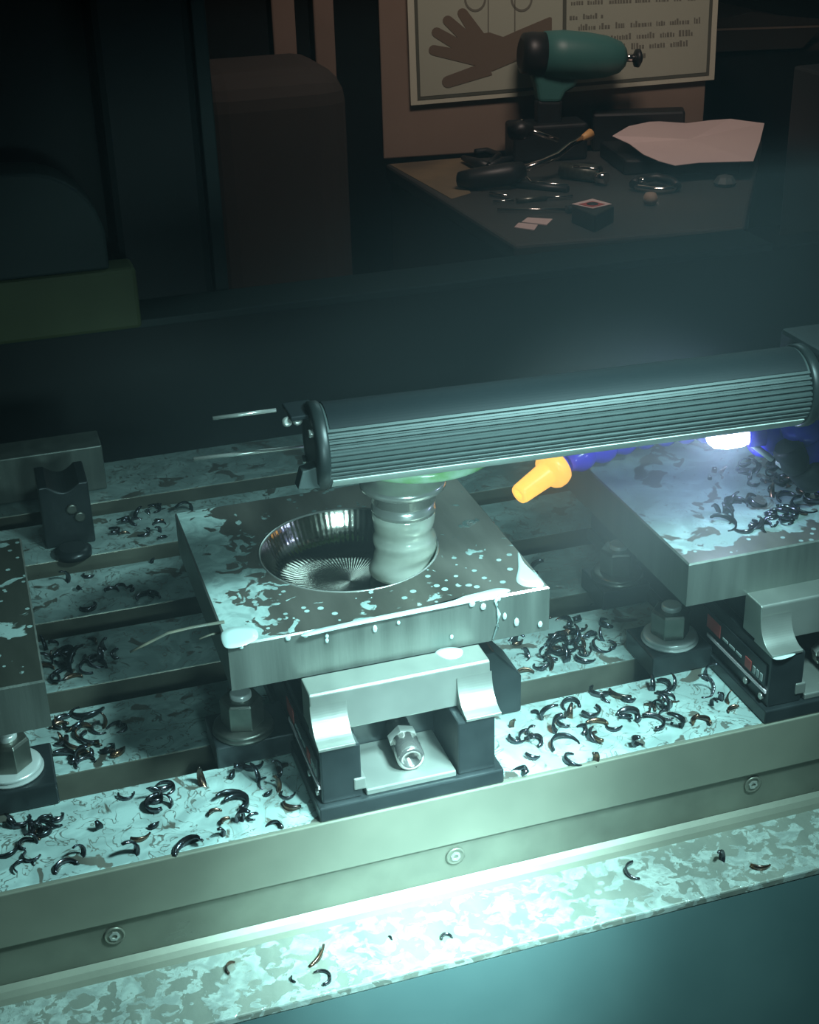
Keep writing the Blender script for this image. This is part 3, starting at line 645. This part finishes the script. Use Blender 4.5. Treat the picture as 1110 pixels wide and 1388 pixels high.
def cap(p, q, ra, rb, d):                                  # flat rounded finger
    p, q = Vector(p), Vector(q); t = (q-p).normalized(); nn = Vector((-t.y, t.x)); pts = []
    for i in range(7): a = -PI/2 + PI*i/6; v = q + (t*math.cos(a) + nn*math.sin(a))*rb; pts.append((v.x, v.y))
    pts += [(p.x+nn.x*ra, p.y+nn.y*ra), (p.x-nn.x*ra, p.y-nn.y*ra)]
    hand.prism([P(x, y, d) for x, y in pts], -bn*.0005)
cap((650, 52), (627, 18), 9, 7, .0149); cap((642, 60), (607, 28), 9, 7, .01495); cap((640, 72), (592, 44), 9, 7, .0150); cap((645, 80), (588, 68), 9, 7, .01505); cap((664, 92), (607, 111), 10, 8, .0151)
hand.prism([P(x, y, .0152) for x, y in ((636, 58), (648, 46), (664, 44), (682, 50), (700, 42), (745, 23), (748, 24), (748, 64), (706, 80), (668, 96), (652, 98), (640, 84), (634, 72))], -bn*.0006)
hand.build('hand_pictogram', M['hand'], sg)
dgm = MB()
for x, s_ in ((644, 1), (707, 1)):
    ring = [(x + 15*math.cos(q), -2 + 18*math.sin(q)) for q in [PI*2*i/24 for i in range(24)]]
    for i in range(24):
        a, b = ring[i], ring[(i+1) % 24]; cc = (x, -2)
        f = lambda p, k: (cc[0]+(p[0]-cc[0])*k, cc[1]+(p[1]-cc[1])*k)
        dgm.prism([P(*f(a, .82), .0148), P(*f(b, .82), .0148), P(*b, .0148), P(*a, .0148)], -bn*.0004)
for x in (661, 697): dgm.prism([P(x, -20, .0148), P(x+1.6, -20, .0148), P(x+1.6, 44, .0148), P(x, 44, .0148)], -bn*.0004)
dgm.build('roller_diagram', M['ink'], sg)
tx = MB(); rt = random.Random(3)
for x0, x1_, y, tilt, hgt in ((774, 945, 0, -7, 7), (772, 818, 20, -3, 7), (784, 952, 33, -10, 8), (776, 940, 49, -9, 8), (776, 934, 63, -9, 8), (776, 876, 77, -5, 6)):
    x = x0
    while x < x1_:
        wl = rt.uniform(12, 30); e = min(x+wl, x1_); u = x
        while u < e-2:                                     # strokes of letters too blurred to read
            yy = y + tilt*(u-x0)/(x1_-x0); hh = hgt*rt.choice((.6, .6, 1.0, .75)); wdt = rt.uniform(1.4, 3.2)
            tx.prism([P(u, yy+hgt-hh, .0147), P(u+wdt, yy+hgt-hh, .0147), P(u+wdt, yy+hgt, .0147), P(u, yy+hgt, .0147)], -bn*.0003); u += wdt + rt.uniform(.8, 1.6)
        x = e + 6
tx.build('print_lines', M['ink'], sg)

# cordless drill on its battery
dc = onpl(740, 205, c0+bn*.16, bn); dpl = c0+bn*.16
D = lambda x, y: onpl(x, y, dpl, bn)
dl = thing('cordless_drill', 'teal cordless drill standing on its black battery before the sign', 'drill', atz(738, 214, BZ))
dpl = Vector(dl.location)
base = Vector(dl.location)
k0, k1 = D(705, 72), D(846, 78); dax = (k1-k0).normalized(); dl_ = (k1-k0).length
MB().lathe([(.018, .20*dl_), (.048, .22*dl_), (.052, .40*dl_), (.050, .62*dl_), (.044, .82*dl_), (.034, .95*dl_), (.022, 1.0*dl_)], k0, dax, 32).build('drill_body', M['teal'], dl)
MB().lathe([(.030, 0), (.042, .02*dl_), (.046, .10*dl_), (.046, .26*dl_)], k0, dax, 32).build('motor_cap', M['toolblack'], dl)
MB().lathe([(.009, 0), (.009, .022), (.005, .024)], k1, dax, 16).build('chuck_bit', M['chrome'], dl)
MB().lathe([(.008, .022), (.019, .026), (.020, .034), (.010, .040)], k1, dax, 20).build('bit_holder', M['toolblack'], dl)
MB().prism([D(x, y)+bn*.022 for x, y in ((712, 84), (786, 92), (778, 116), (764, 124), (757, 138), (727, 138), (724, 116))], -bn*.044).build('upper_grip', M['teal'], dl, .010, segs=3)
MB().prism([D(x, y)+bn*.020 for x, y in ((726, 134), (760, 134), (758, 172), (726, 172))], -bn*.040).build('handle', M['toolblack'], dl, .008, segs=3)
bt = onpl(738, 170, dpl, bn); h_ = bt.z-BZ-.002
q0, q1 = D(690, 171), D(790, 171); q0.z = q1.z = BZ+.001
MB().prism([q0+bn*.045, q1+bn*.045, q1-bn*.045, q0-bn*.045], (0, 0, h_+.01)).build('battery', M['toolblack'], dl, .008, segs=3)

T = lambda x, y, h=.0: atz(x, y, BZ+h)
def bench_tool(name, label, cat, parts, at_):
    t = thing(name, label, cat, T(*at_))
    for nm, m, pts, rad in parts: MB().tube([T(*p) for p in pts], rad, 10).build(nm, M[m], t)
    return t
bench_tool('ratchet_wrench', 'bent chrome wrench with thick black grip, leaning across the bench tools', 'wrench', [
    ('grip', 'toolblack', [(622, 243, .02), (640, 243, .022), (690, 236, .03), (708, 230, .035)], [.016, .022, .024, .018]),
    ('shaft', 'chrome', [(706, 231, .036), (735, 220, .045), (755, 211, .05), (772, 197, .06), (790, 186, .07)], .0075),
    ('tip', 'amber', [(789, 187, .07), (800, 182, .072), (804, 182, .072)], [.006, .012, .006])], (660, 246))
bench_tool('t_hammer', 'small hammer with shiny round head propped by the drill', 'hammer', [
    ('head', 'toolblack', [(694, 178, .115), (706, 176, .12), (716, 177, .115)], [.018, .020, .016]),
    ('face', 'chrome', [(706, 168, .125), (709, 168, .125)], .010),
    ('shaft', 'chrome', [(716, 176, .115), (738, 184, .10), (756, 190, .085)], .005)], (725, 200))
bench_tool('pliers', 'dark pliers lying at the back left of the bench', 'pliers', [
    ('jaws', 'toolblack', [(628, 214, .012), (648, 222, .014), (662, 226, .012)], [.006, .012, .010]),
    ('handle', 'toolblack', [(660, 226, .012), (680, 218, .012), (700, 214, .010)], .007),
    ('handle', 'toolblack', [(660, 226, .012), (676, 210, .012), (660, 204, .010), (644, 206, .010)], .007)], (660, 224))
bench_tool('feeler_blade', 'long bright-edged blade with a notch, in the middle of the bench', 'blade', [
    ('blade', 'chrome', [(692, 245, .012), (708, 245, .012), (714, 239, .014), (720, 247, .012), (770, 251, .012)], .003),
    ('spine', 'toolblack', [(694, 250, .006), (770, 257, .006)], .008)], (735, 255))
bench_tool('socket_driver', 'ribbed chrome socket driver lying behind the small gauge block', 'driver', [
    ('body', 'nut', [(762, 230, .018), (812, 236, .018)], .018), ('collar', 'chrome', [(778, 226, .030), (812, 230, .030)], .004),
    ('socket', 'chrome', [(810, 240, .016), (822, 242, .016)], [.014, .012])], (792, 240))
bench_tool('scriber', 'thin bright scriber rod nearest the bench left corner', 'scriber', [('rod', 'chrome', [(674, 284, .006), (768, 284, .006)], .003), ('grip', 'toolblack', [(768, 284, .008), (800, 280, .008)], .008)], (720, 286))
bench_tool('hex_key', 'small bright hex key below the black wrench grip', 'hex key', [('long_arm', 'chrome', [(664, 262, .006), (690, 266, .006)], .004), ('short_arm', 'chrome', [(668, 273, .006), (696, 272, .006)], .003)], (680, 270))
bench_tool('drill_bit', 'short bright bit between the hex key and the gauge block', 'drill bit', [('shank', 'chrome', [(740, 268, .006), (776, 266, .006)], .003), ('flute', 'nut', [(700, 272, .006), (740, 268, .006)], .005)], (740, 270))
rg = thing('clamp_ring', 'curved chrome ring lying in front of the pink paper', 'ring', T(890, 256))
MB().tube([T(x, y, .010) for x, y in ((856, 251), (866, 254), (880, 256), (895, 257), (910, 256), (918, 253))], .006, 10).build('band', M['chrome'], rg)
MB().tube([T(866, 245, .02), T(876, 245, .02)], .007, 10).build('lug', M['chrome'], rg)
MB().tube([T(858, 250, .015), T(864, 243, .018), T(890, 240, .018), T(912, 246, .015), T(918, 253, .012)], .009, 10).build('rear_band', M['toolblack'], rg)
kb = MB().lathe([(.001, .026), (.010, .024), (.0145, .016), (.0145, .010), (.010, .002), (.006, .0005)], T(881, 278), (0,0,1), 20).build('round_knob', M['tan'], None, loc=T(881, 278)); tag(kb, 'small round tan knob beside the chrome ring', 'knob')
gb = thing('gauge_block', 'square black gauge with a pale rimmed top at the bench front', 'gauge', T(803, 306))
MB().prism([T(x, y) for x, y in ((774, 302), (806, 316), (832, 302), (802, 290))], (0, 0, .032)).build('gauge_body', M['toolblack'], gb, .003)
MB().prism([T(x, y, .0325) for x, y in ((775, 277), (803, 283), (829, 277), (803, 270))], (0, 0, .001)).build('rim', M['paper'], gb)
MB().prism([T(x, y, .0337) for x, y in ((784, 277), (803, 281), (820, 277), (803, 273))], (0, 0, .0006)).build('dial', M['red'], gb)
MB().lathe([(.011, 0), (.011, .0016), (.005, .002)], T(803, 277, .0337), (0,0,1), 20).build('bore', M['toolblack'], gb)
for q, lab in ((((697, 309), (703, 303), (729, 306), (724, 313)), 'pale card nearest the bench front corner'), (((707, 302), (715, 296), (749, 298), (741, 306)), 'pale card lying just behind another near the bench corner')):
    c = sum((T(*p) for p in q), Vector())/4
    o = MB().prism([T(*p, .0004) for p in q], (0, 0, .002)).build('small_card', M['paper'], None, loc=c); tag(o, lab, 'card', 'pale cards on the bench')
# sheet of pinkish paper resting on dark boxes
bx = MB().prism([T(x, y) for x, y in ((812, 212), (846, 238), (1002, 236), (1006, 206), (940, 205))], (0, 0, .034)).build('tool_case', M['toolblack'], None, .006, loc=T(900, 220)); tag(bx, 'low black tool case lying under the pink paper', 'tool case')
bx2 = MB().prism([T(x, y) for x, y in ((800, 199), (802, 206), (926, 202), (924, 195))], (0, 0, .085)).build('parts_box', M['toolblack'], None, .006, loc=T(860, 198)); tag(bx2, 'dark box at the foot of the brown board behind the paper', 'box')
out = [(830, 184), (852, 171), (880, 165), (905, 164), (930, 167), (962, 163), (990, 161), (1012, 164), (1036, 167), (1030, 192), (1021, 218), (985, 219), (948, 220), (915, 224), (893, 218), (872, 209), (852, 194)]
zz = [.075, .07, .066, .062, .058, .064, .07, .066, .060, .050, .045, .043, .042, .042, .045, .05, .06]
pts = [T(x, y, h) for (x, y), h in zip(out, zz)]; c = sum(pts, Vector())/len(pts); c.z = BZ+.055
n = len(pts); vs = [c] + pts + [c - Vector((0,0,.0012))] + [p - Vector((0,0,.0012)) for p in pts]
fs = [(0, 1+i, 1+(i+1) % n) for i in range(n)] + [(n+1, n+2+(i+1) % n, n+2+i) for i in range(n)] + [(1+i, n+2+i, n+2+(i+1) % n, 1+(i+1) % n) for i in range(n)]
pa = MB().add(vs, fs).build('paper_sheet', M['paper'], None, loc=c); tag(pa, 'crumpled sheet of pinkish paper lying on the bench tools', 'paper')
bg = MB().lathe([(.001, .024), (.016, .020), (.024, .008), (.020, .0005)], T(982, 252), (0,0,1), 9, False).build('parts_bag', M['bench'], None, loc=T(982, 252)); tag(bg, 'small dull bag of parts right of the chrome ring', 'bag')

# dark cabinet to the right, plank above
ca = aty(1006, 300, 2.75); ca.x = max(ca.x, frx.x + .02)
cz = aty(1060, 150, 2.2).z
cbn = thing('tool_cabinet', 'black cabinet at the right end of the workbench', 'cabinet', (ca.x+.2, 2.35, FZ))
MB().box(ca.x, ca.x+.5, 2.2, 2.60, FZ, cz).build('cabinet_body', M['blackm'], cbn, .006)
MB().box(ca.x+.02, ca.x+.48, 2.195, 2.2, FZ+.05, cz-.05).build('cabinet_door', M['wall'], cbn, .003)
MB().box(ca.x+.05, ca.x+.06, 2.185, 2.195, -.7, -.55).build('door_handle', M['cap'], cbn, .002)
pk_ = thing('wall_shelf', 'brown wooden shelf with pale front lip above the black cabinet', 'shelf', aty(1030, 60, 3.6))
S1 = [aty(x, y, 3.6) for x, y in ((940, 70), (1088, 64), (1112, 36), (1112, 30), (940, 40))]
MB().prism([aty(x, y, 3.6) for x, y in ((930, 72), (1088, 65), (1114, 36), (930, 43))], (0, .02, 0)).build('front_board', M['dim_brown'], pk_)
MB().prism([aty(x, y, 3.598) for x, y in ((930, 43), (1114, 37), (1114, 35.5), (930, 41.5))], (0, .02, 0)).build('lip', M['board'], pk_)
MB().prism([aty(x, y, 3.63) for x, y in ((930, 42), (1114, 36), (1110, 26), (1060, 22), (1020, 16), (990, 24), (930, 30))], (0, .02, 0)).build('stored_sack', M['dim_brown'], pk_)
sp1 = aty(1030, 60, 3.62); MB().box(sp1.x-.3, sp1.x+.4, 3.63, 5.0, sp1.z-.03, sp1.z-.01).build('shelf_plank', M['dim_brown'], pk_)

# brown bars and box on the left, standing in for a window reflection
for i, (xa, xb, yb, lab) in enumerate(((367, 399, 60, 'narrow brown bar standing in for a reflection at the top, left of the pair'), (424, 452, 80, 'narrow brown bar standing in for a reflection at the top, right of the pair'))):
    a, b = aty(xa, 0, 3.0+.05*i), aty(xb, 0, 3.0+.05*i)
    o = MB().box(a.x, b.x, a.y, a.y+.05, FZ, .9).build('reflection_bar', M['reflection_brown'], None, .004, loc=(a.x, a.y, FZ)); tag(o, lab, 'post', 'brown bars standing in for a reflection')
ct = thing('reflection_box', 'dim brown rounded box standing in for a reflection before the two bars', 'dim_brown', (aty(350, 200, 2.7).x, 2.8, FZ))
a, b = aty(262, 170, 2.7), aty(480, 170, 2.7); zc = aty(340, 100, 2.7).z
MB().box(a.x, b.x, 2.7, 2.98, FZ, zc).build('reflection_body', M['dim_brown'], ct, .07, segs=5)
MB().box(a.x+.02, b.x-.02, 2.696, 2.7, FZ+.3, FZ+.34).build('box_band', M['wall'], ct)

same = {}
for o in bpy.data.objects:
    if o.get('category') == 'metal chip': same.setdefault(o['label'], []).append(o)
for k, v in same.items():
    if len(v) > 1:
        v.sort(key=lambda o: o.location.x)
        for o, e in zip(v, ('further left', 'further right') if len(v) == 2 else ('leftmost', 'between', 'rightmost') if len(v) == 3 else ('first from left', 'second from left', 'third from left', 'fourth from left', 'fifth from left', 'sixth from left', 'seventh from left')): o['label'] = k + ', ' + e
for o in bpy.data.objects:
    if '_o' in o: del o['_o']
